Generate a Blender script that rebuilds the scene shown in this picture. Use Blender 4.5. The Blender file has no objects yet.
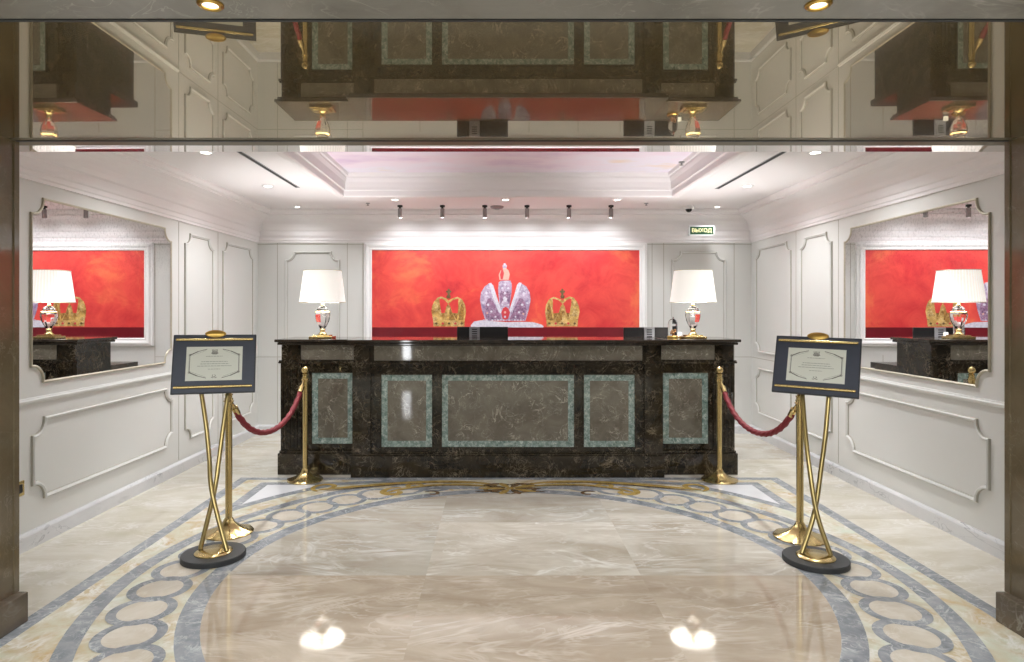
import bpy, bmesh, math, random
from mathutils import Vector, Matrix
random.seed(7)
PI = math.pi
C = bpy.context.scene.collection
SC = bpy.context.scene

# ------------------------------------------------------------------ camera
cam_d = bpy.data.cameras.new('camera')
cam = bpy.data.objects.new('camera', cam_d); C.objects.link(cam); SC.camera = cam
cam.location = (0, 0, 1.46); cam.rotation_euler = (PI/2, 0, 0)
cam_d.sensor_width = 36; cam_d.lens = 645/1024*36
cam_d.shift_x = (512-497)/1024; cam_d.shift_y = -(331-310)/1024
cam_d.clip_start = .02
# ------------------------------------------------------------------ world, exposure
w = bpy.data.worlds.new('world'); SC.world = w; w.use_nodes = True
w.node_tree.nodes['Background'].inputs[0].default_value = (.9, .95, 1, 1)
w.node_tree.nodes['Background'].inputs[1].default_value = .3
SC.view_settings.view_transform = 'Standard'; SC.view_settings.look = 'None'
SC.view_settings.gamma = 1; SC.view_settings.use_curve_mapping = False
SC.view_settings.exposure = 0.55
SC.cycles.max_bounces = 14; SC.cycles.diffuse_bounces = 6; SC.cycles.glossy_bounces = 6
SC.cycles.sample_clamp_indirect = 6
# light strengths (lamps come with their fittings below; the added foyer fill has none)
P_DOWN, P_WASH, P_LAMP, P_FILL, P_SHADE = 54, 8.5, 21, 260, .8
P_GLOW = 7

# key measures (metres, camera above the origin looking along +Y)
XL, XR, YB, ZC = -2.87, 2.97, 7.63, 2.62
YP0, YP1 = 1.30, 3.03       # portal
XPL, XPR = -2.25, 2.39
ZS = 2.25
KS = .0105      # the side walls run very slightly off the depth axis
def xl(y): return XL+KS*(y-3.9)
def xr(y): return XR+KS*(y-3.9)
CX = .10

# ------------------------------------------------------------------ node helpers
class N:
    def __init__(s, name):
        s.m = bpy.data.materials.new(name); s.m.use_nodes = True
        s.t = s.m.node_tree; s.b = s.t.nodes['Principled BSDF']; s.out = s.t.nodes['Material Output']
        s.tc = None
    def n(s, typ, **k):
        x = s.t.nodes.new(typ)
        for a, v in k.items(): setattr(x, a, v)
        return x
    def l(s, a, b): s.t.links.new(a, b)
    def coord(s, scale=(1,1,1), loc=(0,0,0), rot=(0,0,0), src=None):
        if s.tc is None: s.tc = s.n('ShaderNodeTexCoord').outputs['Object']
        mp = s.n('ShaderNodeMapping'); mp.inputs['Scale'].default_value = scale
        mp.inputs['Location'].default_value = loc; mp.inputs['Rotation'].default_value = rot
        s.l(src or s.tc, mp.inputs['Vector']); return mp.outputs[0]
    def noise(s, vec, scale, detail=6, rough=.6, dist=0.):
        x = s.n('ShaderNodeTexNoise'); s.l(vec, x.inputs['Vector'])
        x.inputs['Scale'].default_value = scale; x.inputs['Detail'].default_value = detail
        x.inputs['Roughness'].default_value = rough; x.inputs['Distortion'].default_value = dist
        return x
    def ramp(s, fac, stops, interp='LINEAR'):
        x = s.n('ShaderNodeValToRGB'); s.l(fac, x.inputs[0]); e = x.color_ramp.elements
        x.color_ramp.interpolation = interp
        while len(e) < len(stops): e.new(.5)
        for el, (p, c) in zip(e, stops):
            el.position = p; el.color = (c, c, c, 1) if isinstance(c, (int, float)) else (*c, 1)
        return x.outputs[0]
    def math(s, op, a, b=None, c=None):
        x = s.n('ShaderNodeMath', operation=op)
        for i, v in enumerate((a, b, c)):
            if v is None: continue
            if isinstance(v, (int, float)): x.inputs[i].default_value = v
            else: s.l(v, x.inputs[i])
        return x.outputs[0]
    def mix(s, fac, a, b, blend='MIX'):
        x = s.n('ShaderNodeMix', data_type='RGBA', blend_type=blend)
        for i, v in ((0, fac), (6, a), (7, b)):
            if isinstance(v, (int, float)): x.inputs[i].default_value = v
            elif isinstance(v, tuple): x.inputs[i].default_value = (*v, 1)
            else: s.l(v, x.inputs[i])
        return x.outputs[2]
    def color(s, c):
        if isinstance(c, tuple): s.b.inputs['Base Color'].default_value = (*c, 1)
        else: s.l(c, s.b.inputs['Base Color'])
    def set(s, rough=.5, metal=0, **k):
        s.b.inputs['Roughness'].default_value = rough; s.b.inputs['Metallic'].default_value = metal
        for a, v in k.items(): s.b.inputs[a.replace('_', ' ')].default_value = v
        return s.m

def veins(x, vec, scale, width=.02, dist=1.5, detail=4):
    nz = x.noise(vec, scale, detail, .6, dist)
    a = x.math('ABSOLUTE', x.math('SUBTRACT', nz.outputs[0], .5))
    return x.ramp(a, [(0, 1.), (width, 0.)])

def marble(name, c1, c2, vein, scale=2., vscale=2.5, vwidth=.02, vamt=.7, rough=.08, stretch=(1,1,1), rot=(0,0,0), spec=.5, coat=0, slab=None, near=None):
    x = N(name)
    src = None
    if slab:     # each slab of stone gets its own stretch of the pattern
        tc = x.n('ShaderNodeTexCoord').outputs['Object']
        sn = x.n('ShaderNodeVectorMath', operation='SNAP'); sh0 = x.n('ShaderNodeVectorMath', operation='SUBTRACT'); x.l(tc, sh0.inputs[0]); sh0.inputs[1].default_value = (.79, 0, 0); x.l(sh0.outputs[0], sn.inputs[0]); sn.inputs[1].default_value = (*slab, 50)
        wn = x.n('ShaderNodeTexWhiteNoise', noise_dimensions='3D'); 
        ad0 = x.n('ShaderNodeVectorMath', operation='ADD'); x.l(sn.outputs[0], ad0.inputs[0]); ad0.inputs[1].default_value = (.31, .17, .5)
        x.l(ad0.outputs[0], wn.inputs['Vector'])
        sc_ = x.n('ShaderNodeVectorMath', operation='SCALE'); x.l(wn.outputs['Color'], sc_.inputs[0]); sc_.inputs['Scale'].default_value = 14
        ad = x.n('ShaderNodeVectorMath', operation='ADD'); x.l(tc, ad.inputs[0]); x.l(sc_.outputs[0], ad.inputs[1])
        src = ad.outputs[0]
    v = x.coord(scale=stretch, rot=rot, src=src)
    nz = x.noise(v, scale, 8, .62, .8)
    f = x.ramp(nz.outputs[0], [(.32, 0.), (.68, 1.)])
    col = x.mix(f, c1, c2)
    if vamt:
        va = veins(x, v, vscale, vwidth)
        vb = veins(x, x.coord(scale=stretch, rot=rot, loc=(5.2, 1.3, 3.1), src=src), vscale*2.3, vwidth*1.2)
        msk = x.ramp(x.noise(v, scale*1.3, 3).outputs[0], [(.4, 0.), (.62, 1.)])
        fa = x.math('MULTIPLY', x.math('MAXIMUM', va, x.math('MULTIPLY', vb, .6)), x.math('MULTIPLY', msk, vamt))
        col = x.mix(fa, col, vein)
    if slab:
        br = x.ramp(wn.outputs['Value'], [(0, .82), (1, 1.08)])
        col = x.mix(1., col, br, 'MULTIPLY')
    if near:     # the front rows were cut from a browner block
        sy = x.n('ShaderNodeSeparateXYZ'); x.l(tc, sy.inputs[0])
        col = x.mix(x.math('LESS_THAN', sy.outputs[1], near), col, x.mix(1., col, (.80, .73, .67), 'MULTIPLY'))
    x.color(col)
    x.b.inputs['Coat Weight'].default_value = coat; x.b.inputs['Coat Roughness'].default_value = .02
    x.b.inputs['Specular IOR Level'].default_value = spec
    return x.set(rough)

def plain(name, col, rough=.5, metal=0, var=.06, scale=8, bump=0, **k):
    x = N(name)
    nz = x.noise(x.coord(), scale, 5)
    lo = tuple(c*(1-var) for c in col); hi = tuple(min(1, c*(1+var)) for c in col)
    x.color(x.mix(nz.outputs[0], lo, hi))
    if bump:
        bp = x.n('ShaderNodeBump'); bp.inputs['Strength'].default_value = bump; bp.inputs['Distance'].default_value = .002
        x.l(nz.outputs[0], bp.inputs['Height']); x.l(bp.outputs[0], x.b.inputs['Normal'])
    return x.set(rough, metal, **k)

M = {}
M['wall'] = plain('cream_paint', (.685, .688, .665), .35, var=.012, scale=3)
M['foyerwall'] = plain('taupe_foyer_wall', (.13, .115, .095), .6, var=.05, scale=2)
M['ceil'] = plain('ceiling_paint', (.86, .83, .84), .6, var=.01, scale=2)
M['gilt'] = plain('aged_champagne_gilt', (.52, .48, .38), .4, .4, var=.2, scale=40)
M['brass'] = plain('polished_brass', (.57, .44, .20), .22, 1, var=.06, scale=5)
M['brassleg'] = plain('satin_brass', (.38, .295, .125), .3, 1, var=.1, scale=5)
M['brassd'] = plain('aged_brass', (.55, .36, .10), .28, 1, var=.25, scale=30)
M['black'] = plain('black_plastic', (.007, .007, .008), .45, var=.2)
M['matte'] = plain('matte_black_metal', (.028, .03, .032), .5, var=.2, scale=30)
M['grey'] = plain('grey_plastic', (.32, .33, .35), .4)
M['spotgrey'] = plain('brushed_grey_metal', (.30, .27, .27), .4, .4)
M['white'] = plain('white_plastic', (.8, .8, .8), .4, var=.02)
M['slot'] = plain('dark_slot', (.02, .02, .02), .7)
M['whiteframe'] = plain('white_lacquer', (.9, .9, .9), .25, var=.01)
M['redvelvet'] = plain('red_velvet', (.20, .012, .02), .7, var=.35, scale=60, bump=.4)
M['navy'] = plain('slate_blue_board', (.046, .056, .088), .45, var=.18, scale=14)
M['navyd'] = plain('dark_board_edge', (.03, .035, .045), .5)
M['paper'] = plain('cream_paper', (.80, .83, .76), .6, var=.03, scale=20)
M['ink'] = plain('grey_ink', (.17, .17, .15), .7)
M['inkl'] = plain('pale_grey_ink', (.38, .40, .36), .7)
M['emperador'] = marble('dark_brown_marble', (.008, .006, .0035), (.034, .025, .014), (.34, .28, .20), 5, 4.5, .018, .55, .04)
M['emptop'] = marble('dark_brown_marble_top', (.020, .015, .011), (.05, .037, .026), (.25, .2, .15), 5, 6, .012, .4, .05)
M['tan'] = marble('taupe_marble', (.118, .104, .080), (.20, .182, .145), (.60, .56, .48), 6, 4, .013, .75, .04)
M['green'] = marble('green_marble', (.075, .135, .115), (.30, .39, .36), (.70, .76, .72), 22, 16, .05, .8, .06)
M['base'] = marble('white_veined_marble', (.74, .74, .75), (.62, .63, .65), (.27, .28, .31), 1.2, .9, .008, 1., .12, stretch=(1, .9, 2.2), rot=(.8,0,.3))
M['pier'] = marble('bronze_brown_marble', (.12, .093, .055), (.17, .135, .085), (.28, .24, .18), 3, 2.2, .008, .5, .08, spec=.7)
M['bronzetrim'] = plain('satin_bronze_trim', (.16, .135, .085), .4, .3)
M['plinthm'] = marble('brown_plinth_marble', (.10, .078, .052), (.14, .11, .08), (.35, .33, .28), 3, 2.2, .02, .6, .1)
M['lintel'] = marble('grey_brown_marble', (.17, .162, .15), (.24, .23, .22), (.42, .40, .38), 3, 1.8, .01, .7, .22, spec=.6)
# floor stones
M['f_cream'] = marble('cream_floor_marble', (.60, .55, .43), (.78, .75, .67), (.90, .88, .84), 2.2, 1.8, .03, .8, .055, stretch=(.8, 1.6, 1), slab=(1.2, .9))
M['f_beige'] = marble('beige_floor_marble', (.47, .41, .325), (.70, .66, .575), (.86, .85, .80), 2.0, 1.2, .03, .85, .05, stretch=(.7, 1.7, 1), rot=(0,0,.35), slab=(1.18, .885), near=3.54)
M['f_grey'] = marble('blue_grey_floor_marble', (.19, .215, .24), (.38, .40, .425), (.72, .74, .75), 7, 4.5, .03, .8, .06)
M['f_onyx'] = marble('yellow_green_onyx', (.58, .42, .22), (.70, .75, .63), (.88, .87, .83), 4.5, 3.5, .07, .9, .06)
M['f_ring'] = marble('pale_beige_floor_marble', (.58, .51, .40), (.74, .69, .60), (.84, .81, .76), 5, 3, .03, .5, .06)
M['f_white'] = marble('white_floor_marble', (.80, .81, .84), (.86, .87, .89), (.7, .7, .74), 3, 2, .01, .3, .06)
M['f_gold'] = marble('golden_floor_marble', (.33, .21, .045), (.55, .40, .13), (.70, .6, .35), 14, 8, .03, .4, .06)
M['f_brown'] = marble('brown_floor_marble', (.12, .07, .03), (.22, .14, .07), (.4, .3, .2), 14, 8, .03, .4, .06)

def soffit_mat(name, tint, k, rough):
    x = N(name)
    v = x.coord(stretch_ := (1, 1, 1))
    nz = x.noise(v, 2.5, 6); f = veins(x, v, 1.4, .008)
    col = x.mix(x.math('MULTIPLY', f, .35), (.14, .105, .055), (.24, .20, .14))
    x.color(x.mix(x.math('MULTIPLY', nz.outputs[0], .4), col, (.09, .07, .038)))
    x.set(.1)
    g = x.n('ShaderNodeBsdfGlossy'); g.inputs['Color'].default_value = (*tint, 1); g.inputs['Roughness'].default_value = rough
    mx = x.n('ShaderNodeMixShader'); mx.inputs[0].default_value = k
    x.l(x.b.outputs[0], mx.inputs[1]); x.l(g.outputs[0], mx.inputs[2]); x.l(mx.outputs[0], x.out.inputs[0])
    return x.m
M['soffit'] = soffit_mat('polished_bronze_soffit', (.68, .61, .46), .55, .006)
M['soffitclear'] = soffit_mat('polished_steel_strip', (.9, .86, .84), .85, .0)

x = N('antique_mirror_glass')
nz = x.noise(x.coord(), 55, 8, .75); nz2 = x.noise(x.coord(), 1.1, 3)
sp = x.ramp(nz.outputs[0], [(.50, 0.), (.62, 1.)])
zc = x.n('ShaderNodeSeparateXYZ'); x.l(x.tc, zc.inputs[0])
hi = x.ramp(x.math('ADD', x.math('MULTIPLY', zc.outputs[2], .46), x.math('MULTIPLY', nz2.outputs[0], .12)), [(.82, 0.05), (1.0, .5)])
x.color(x.mix(x.math('MULTIPLY', sp, hi), (.88, .87, .87), (.42, .40, .40)))
M['mirror'] = x.set(.004, 1)

x = N('sky_fresco')
a = x.ramp(x.noise(x.coord(scale=(.6, 1, 1)), 1.3, 4).outputs[0], [(.25, (.66, .50, .70)), (.42, (.86, .74, .84)), (.55, (.84, .80, .90)), (.66, (.84, .66, .50)), (.8, (.62, .64, .84))])
x.color(a); M['fresco'] = x.set(.6)

x = N('red_painted_canvas')     # warm red field
n1 = x.noise(x.coord(loc=(.6, 0, .3)), 1.6, 5, .6, .8); n2 = x.noise(x.coord(loc=(3, 1, 2)), 3.5, 8, .7, 1.0)
a = x.ramp(n1.outputs[0], [(.30, (.50, .012, .022)), (.42, (.68, .035, .035)), (.55, (.80, .065, .045)), (.66, (.90, .20, .07))])
b = x.ramp(n2.outputs[0], [(.35, (.50, .015, .04)), (.6, (.82, .12, .09))])
x.color(x.mix(.38, a, b)); M['canvas'] = x.set(.45)
M['canvasdark'] = plain('dark_red_table_paint', (.17, .008, .016), .35, var=.35, scale=5)
M['goldpaint'] = marble('gold_crown_paint', (.20, .08, .01), (.78, .50, .14), (.92, .78, .45), 16, 18, .05, .6, .5)
M['silverpaint'] = marble('silver_violet_crown_paint', (.20, .14, .28), (.58, .44, .58), (.88, .86, .92), 14, 16, .06, .8, .5)
M['pearlpaint'] = marble('pearl_white_paint', (.55, .52, .62), (.8, .78, .84), (.4, .34, .5), 40, 30, .03, .5, .5)
M['violetpaint'] = marble('violet_shadow_paint', (.10, .05, .12), (.36, .16, .28), (.7, .6, .75), 24, 24, .05, .7, .5)
M['fleshpaint'] = plain('pale_coral_paint', (.72, .42, .34), .5, var=.3, scale=60)
M['golddark'] = marble('dark_gold_crown_paint', (.10, .03, .005), (.42, .20, .03), (.8, .6, .25), 30, 30, .05, .6, .5)
M['rubypaint'] = plain('ruby_paint', (.62, .05, .06), .4)

def emis(name, col, st):
    x = N(name); x.b.inputs['Emission Color'].default_value = (*col, 1); x.b.inputs['Emission Strength'].default_value = st
    x.color(col); return x.set(.4)
M['bulb'] = emis('lamp_glow', (1, .95, .86), P_GLOW)
M['bulbfront'] = emis('warm_lamp_glow', (1, .86, .58), 1.6)
M['window'] = emis('daylit_glass', (.93, .96, 1), 16)
M['panel'] = emis('foyer_fill_glow', (1, .96, .9), 3)  # unused; glow meant for the added foyer fill
M['signgreen'] = emis('green_sign_face', (.005, .045, .018), .35)
M['signtext'] = emis('lit_sign_letters', (.95, .90, .50), .45)
x = N('pleated_shade_fabric')
u = x.n('ShaderNodeTexCoord'); gr = x.n('ShaderNodeSeparateXYZ'); x.l(u.outputs['Object'], gr.inputs[0])
an = x.math('ARCTAN2', gr.outputs[1], gr.outputs[0])
st = x.ramp(x.math('SINE', x.math('MULTIPLY', an, 48.)), [(0, .86), (1, 1.)])
x.color(x.mix(1., st, (.95, .93, .88), 'MULTIPLY')); x.l(x.mix(1., st, (1., .965, .90), 'MULTIPLY'), x.b.inputs['Emission Color'])
x.b.inputs['Emission Strength'].default_value = P_SHADE / 2.0; M['shade'] = x.set(.8)
x = N('cut_crystal'); x.color((1, .97, .95)); M['crystal'] = x.set(.02, 0, Transmission_Weight=1.0, IOR=1.5)
x = N('clear_glass'); x.color((1, 1, 1)); M['glass'] = x.set(.0, 0, Transmission_Weight=1.0, IOR=1.25)
x = N('camera_dome'); x.color((.01, .01, .01)); M['dome'] = x.set(.05)

# ------------------------------------------------------------------ mesh helpers
def link(name, bm, mats, parent=None, smooth=False, bevel=0, seg=2):
    bmesh.ops.recalc_face_normals(bm, faces=bm.faces)
    me = bpy.data.meshes.new(name); bm.to_mesh(me); bm.free()
    for m in (mats if isinstance(mats, (list, tuple)) else [mats]): me.materials.append(M[m])
    o = bpy.data.objects.new(name, me); C.objects.link(o)
    if parent: o.parent = parent
    if smooth:
        for p in me.polygons: p.use_smooth = True
        md = o.modifiers.new('es', 'EDGE_SPLIT'); md.split_angle = math.radians(38)
    if bevel:
        md = o.modifiers.new('bv', 'BEVEL'); md.width = bevel; md.segments = seg; md.limit_method = 'ANGLE'
    return o
def thing(name, label, cat, loc=(0,0,0), rotz=0, group=None):
    o = bpy.data.objects.new(name, None); C.objects.link(o); o.empty_display_size = .05
    o.location = loc; o.rotation_euler = (0, 0, rotz); o['label'] = label; o['category'] = cat
    if group: o['group'] = group
    return o
def tag(o, label, cat, group=None):
    o['label'] = label; o['category'] = cat
    if group: o['group'] = group
    return o
def struct(o): o['kind'] = 'structure'; return o
def B(): return bmesh.new()
def skew(bm):
    for v in bm.verts: v.co.x += KS*(v.co.y-3.9)
    return bm
def box(bm, x0, x1, y0, y1, z0, z1, mi=0):
    vs = [bm.verts.new(p) for p in ((x0,y0,z0),(x1,y0,z0),(x1,y1,z0),(x0,y1,z0),(x0,y0,z1),(x1,y0,z1),(x1,y1,z1),(x0,y1,z1))]
    for f in ((0,3,2,1),(4,5,6,7),(0,1,5,4),(1,2,6,5),(2,3,7,6),(3,0,4,7)):
        bm.faces.new([vs[i] for i in f]).material_index = mi
    return bm
def quad(bm, pts, mi=0):
    f = bm.faces.new([bm.verts.new(p) for p in pts]); f.material_index = mi; return f
def lathe(bm, prof, n=32, c=(0,0), mi=0, flute=None):
    rings = []
    for r, z in prof:
        ring = []
        for i in range(n):
            a = 2*PI*i/n; rr = r*(flute(a, z) if flute else 1)
            ring.append(bm.verts.new((c[0]+rr*math.cos(a), c[1]+rr*math.sin(a), z)))
        rings.append(ring)
    for a, b in zip(rings, rings[1:]):
        for i in range(n): bm.faces.new((a[i], a[(i+1)%n], b[(i+1)%n], b[i])).material_index = mi
    if prof[0][0] > 1e-4: bm.faces.new(rings[0][::-1]).material_index = mi
    if prof[-1][0] > 1e-4: bm.faces.new(rings[-1]).material_index = mi
    bmesh.ops.remove_doubles(bm, verts=bm.verts, dist=1e-6)
    return bm
def tube(bm, pts, r, n=12, caps=True, rf=None, twist=0):
    pts = [Vector(p) for p in pts]; rings = []
    t0 = (pts[1]-pts[0]).normalized(); up = Vector((0,0,1)) if abs(t0.z) < .9 else Vector((0,1,0))
    nrm = t0.cross(up).normalized()
    for i, p in enumerate(pts):
        t = (pts[min(i+1, len(pts)-1)]-pts[max(i-1, 0)]).normalized()
        nrm = (nrm - t*nrm.dot(t)).normalized(); bn = t.cross(nrm)
        rr = rf(i/(len(pts)-1)) if rf else r
        ring = []
        for k in range(n):
            q = rr*(1+.13*math.cos(3*2*PI*k/n+twist*i)) if twist else rr
            ring.append(bm.verts.new(p + nrm*q*math.cos(2*PI*k/n) + bn*q*math.sin(2*PI*k/n)))
        rings.append(ring)
    for a, b in zip(rings, rings[1:]):
        for k in range(n): bm.faces.new((a[k], a[(k+1)%n], b[(k+1)%n], b[k]))
    if caps: bm.faces.new(rings[0][::-1]); bm.faces.new(rings[-1])
    return bm
def sphere(bm, c, r, sz=1, mi=0, n=16):
    prof = [(r*math.sin(PI*i/n), -r*sz*math.cos(PI*i/n)) for i in range(n+1)]
    b2 = B(); lathe(b2, [(max(0, a), z) for a, z in prof], 2*n)
    for v in b2.verts: v.co += Vector(c)
    me = bpy.data.meshes.new('t'); b2.to_mesh(me); b2.free(); k = len(bm.faces); bm.from_mesh(me); bpy.data.meshes.remove(me)
    bm.faces.ensure_lookup_table()
    for f in bm.faces[k:]: f.material_index = mi
    return bm
def sweep2(bm, path, prof, to3, closed=True, mi=0, ends=0):
    """path: 2D points; prof: (offset to the left of travel, height) pairs; to3(u, v, h) -> 3D"""
    n = len(path); P = [Vector(p) for p in path]; rings = []
    for i in range(n):
        a = P[i-1] if (closed or i > 0) else None; b = P[(i+1) % n] if (closed or i < n-1) else None
        d1 = (P[i]-a).normalized() if a is not None else None; d2 = (b-P[i]).normalized() if b is not None else None
        if d1 is None: d1 = d2
        if d2 is None: d2 = d1
        n1 = Vector((-d1.y, d1.x)); n2 = Vector((-d2.y, d2.x)); m = (n1+n2)
        if m.length < 1e-4: m = n1
        m.normalize(); k = 1/max(.45, m.dot(n1))
        rings.append([bm.verts.new(to3(P[i].x+m.x*k*o, P[i].y+m.y*k*o, h)) for o, h in prof])
    for i in range(n if closed else n-1):
        a, b = rings[i], rings[(i+1) % n]
        for j in range(len(prof)-1):
            bm.faces.new((a[j], b[j], b[j+1], a[j+1])).material_index = (ends if ends and j in (0, len(prof)-2) else mi)
    return bm
def notched(u0, u1, v0, v1, r, step=.018, k=6):
    """closed rectangle path with a concave quarter-round and small shoulders at each corner, counter-clockwise"""
    pts = []
    for (cx, cy, a0, sx, sy) in ((u1, v0, 180, -1, 1), (u1, v1, 270, -1, -1), (u0, v1, 0, 1, -1), (u0, v0, 90, 1, 1)):
        # arcs run clockwise about the corner itself
        first = {180: (cx-r-step, v0), 270: (u1, cy-r-step), 0: (cx+r+step, v1), 90: (u0, cy+r+step)}[a0]
        mid1 = {180: (cx-r-step, cy+step), 270: (cx-step, cy-r-step), 0: (cx+r+step, cy-step), 90: (cx+step, cy+r+step)}[a0]
        pts += [first, mid1]
        ccx, ccy = cx+sx*step, cy+sy*step
        for i in range(k+1):
            a = math.radians(a0 - 90*i/k); pts.append((ccx+r*math.cos(a), ccy+r*math.sin(a)))
        last1 = {180: (cx-step, cy+r+step), 270: (cx-r-step, cy-step), 0: (cx+step, cy-r-step), 90: (cx+r+step, cy+step)}[a0]
        last = {180: (u1, cy+r+step), 270: (cx-r-step, v1), 0: (u0, cy-r-step), 90: (cx+r+step, v0)}[a0]
        pts += [last1, last]
    out = []
    for p in pts:
        if not out or (Vector(p)-Vector(out[-1])).length > 1e-5: out.append(p)
    return out
MOLD = [(0, 0), (.002, .014), (.010, .021), (.018, .017), (.022, .009), (.027, .009), (.030, 0)]
def extr(bm, pts, to3, d0, d1, mi=0):
    """prism: 2D outline between depths d0 and d1"""
    a = [bm.verts.new(to3(u, v, d0)) for u, v in pts]; b = [bm.verts.new(to3(u, v, d1)) for u, v in pts]
    bm.faces.new(a).material_index = mi; bm.faces.new(b[::-1]).material_index = mi
    for i in range(len(pts)): bm.faces.new((a[i], a[(i+1)%len(pts)], b[(i+1)%len(pts)], b[i])).material_index = mi
    return bm
TOL = lambda u, v, h: (xl(u)+h, u, v)      # onto the left wall (u = Y, v = Z, h = out of the wall)
TOR = lambda u, v, h: (xr(u)-h, u, v)
TOB = lambda u, v, h: (u, YB-h, v)

# ------------------------------------------------------------------ floor
bm = B(); quad(bm, [(-4.6, -3, 0), (4.8, -3, 0), (4.8, YB+.1, 0), (-4.6, YB+.1, 0)], 0)
FX, FY = .105, 3.56
def annulus(r0, r1, z, mi, cx=FX, cy=FY, n=128, a0=0, a1=2*PI, ymax=5.6):
    pr = None
    for i in range(n+1):
        a = a0+(a1-a0)*i/n
        p = [(cx+r*math.cos(a), min(ymax, cy+r*math.sin(a)), z) for r in (r0, r1)]
        if pr: quad(bm, [pr[0], p[0], p[1], pr[1]], mi)
        pr = p
def disc(r, z, mi, cx=FX, cy=FY, n=96):
    f = bm.faces.new([bm.verts.new((cx+r*math.cos(2*PI*i/n), cy+r*math.sin(2*PI*i/n), z)) for i in range(n)]); f.material_index = mi
e = .0004
# mats: 0 cream 1 beige 2 grey 3 onyx 4 ring fill 5 white 6 gold 7 brown
RX = 2.335
quad(bm, [(FX-RX, -2.4, e), (FX+RX, -2.4, e), (FX+RX, 5.62, e), (FX-RX, 5.62, e)], 2)          # grey frame line
quad(bm, [(FX-RX+.085, -2.3, 2*e), (FX+RX-.085, -2.3, 2*e), (FX+RX-.085, 5.54, 2*e), (FX-RX+.085, 5.54, 2*e)], 3)
# corner spandrels: thin grey line and white stone, cut by the circle
for sx in (-1, 1):
    for (xm, ym, rr, z, mi) in ((2.10, 1.90, 2.31, 3*e, 2), (2.02, 1.82, 2.39, 4*e, 5)):
        a0 = math.acos(xm/rr); a1 = math.asin(ym/rr)
        pts = [(FX+sx*xm, FY+ym)] + [(FX+sx*rr*math.cos(a0+(a1-a0)*i/16), FY+rr*math.sin(a0+(a1-a0)*i/16)) for i in range(17)]
        f = bm.faces.new([bm.verts.new((*p, z)) for p in pts]); f.material_index = mi
annulus(2.065, 2.155, 5*e, 2, ymax=5.56)
disc(1.99, 6*e, 3)
annulus(1.585, 1.69, 7*e, 2)
disc(1.585, 8*e, 1)
NR = 47
for i in range(NR):
    a = -PI/2+2*PI*i/NR; cx, cy = FX+1.875*math.cos(a), FY+1.875*math.sin(a)
    if cy > 5.38: continue
    disc(.110, 9*e, 4, cx, cy, 28); annulus(.110, .155, (10 + .5*(i % 2))*e, 2, cx, cy, 36)
# golden scroll inlay in front of the counter
def ribbon(pts, wd, z, mi):
    P = [Vector(p) for p in pts]; L = []
    for i, p in enumerate(P):
        t = (P[min(i+1, len(P)-1)]-P[max(0, i-1)]).normalized(); nn = Vector((-t.y, t.x)); q = i/(len(P)-1)
        k = wd*(.35+.65*math.sin(PI*min(1, max(0, q)))**.6 if wd > 0 else 1)
        L.append(((p+nn*k/2), (p-nn*k/2)))
    for a, b in zip(L, L[1:]): quad(bm, [(*a[0], z), (*b[0], z), (*b[1], z), (*a[1], z)], mi)
def curl(cx, cy, r0, r1, a0, a1, n=26):
    return [(cx+(r0+(r1-r0)*i/n)*math.cos(a0+(a1-a0)*i/n), cy+(r0+(r1-r0)*i/n)*math.sin(a0+(a1-a0)*i/n)) for i in range(n+1)]
def bez(p0, p1, p2, p3, n=24):
    o = []
    for i in range(n+1):
        t = i/n; o.append(tuple(p0[k]*(1-t)**3+3*p1[k]*t*(1-t)**2+3*p2[k]*t*t*(1-t)+p3[k]*t**3 for k in (0, 1)))
    return o
for s in (-1, 1):
    X = lambda v: FX+s*v
    fl = lambda pts: [(FX+s*px, py) for px, py in pts]
    ribbon(fl(bez((.10, 5.36), (.45, 5.58), (.95, 5.45), (1.55, 5.22))), .075, 12*e, 6)
    ribbon(fl(bez((.08, 5.30), (.50, 5.44), (.80, 5.36), (.98, 5.14))), .07, 13*e, 6)
    ribbon(fl(bez((.15, 5.24), (.45, 5.32), (.70, 5.30), (1.02, 5.20))), .10, 12.5*e, 2)
    ribbon(fl(bez((.70, 5.52), (1.05, 5.53), (1.35, 5.40), (1.62, 5.36))), .08, 12.5*e, 2)
    ribbon(fl(curl(1.50, 5.30, .13, .03, -1.2, 4.2)), .05, 13.5*e, 6)
    ribbon(fl(curl(.92, 5.16, .13, .02, 1.8, -4.0)), .06, 13.5*e, 6)
    ribbon(fl(curl(.62, 5.12, .07, .02, .5, 5.6)), .03, 14*e, 7)
    ribbon(fl(curl(.80, 5.33, .09, .02, 3.6, -1.6)), .045, 14*e, 6)
    ribbon(fl(bez((.30, 5.40), (.7, 5.50), (1.1, 5.33), (1.50, 5.18))), .022, 14.5*e, 7)
    ribbon(fl(bez((.20, 5.31), (.5, 5.40), (.72, 5.33), (.90, 5.2))), .02, 14.5*e, 7)
    ribbon(fl(curl(.14, 5.22, .09, .02, 2.6, -2.6)), .04, 13.5*e, 7)
    ribbon(fl(bez((0, 5.10), (.10, 5.16), (.16, 5.2), (.28, 5.16))), .035, 14*e, 7)
    ribbon(fl(bez((0, 5.36), (.08, 5.42), (.16, 5.40), (.22, 5.34))), .05, 14*e, 7)
for k in range(10):      # central rosette
    a = 2*PI*k/10
    ribbon([(FX+q*math.cos(a)*1.5, 5.26+q*math.sin(a)) for q in (.03, .08, .13, .17)], .06, (14.8+.1*k)*e, 6 if k % 2 else 7)
disc(.035, 16.5*e, 6, FX, 5.26, 16)
struct(link('floor', bm, ['f_cream', 'f_beige', 'f_grey', 'f_onyx', 'f_ring', 'f_white', 'f_gold', 'f_brown']))

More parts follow.
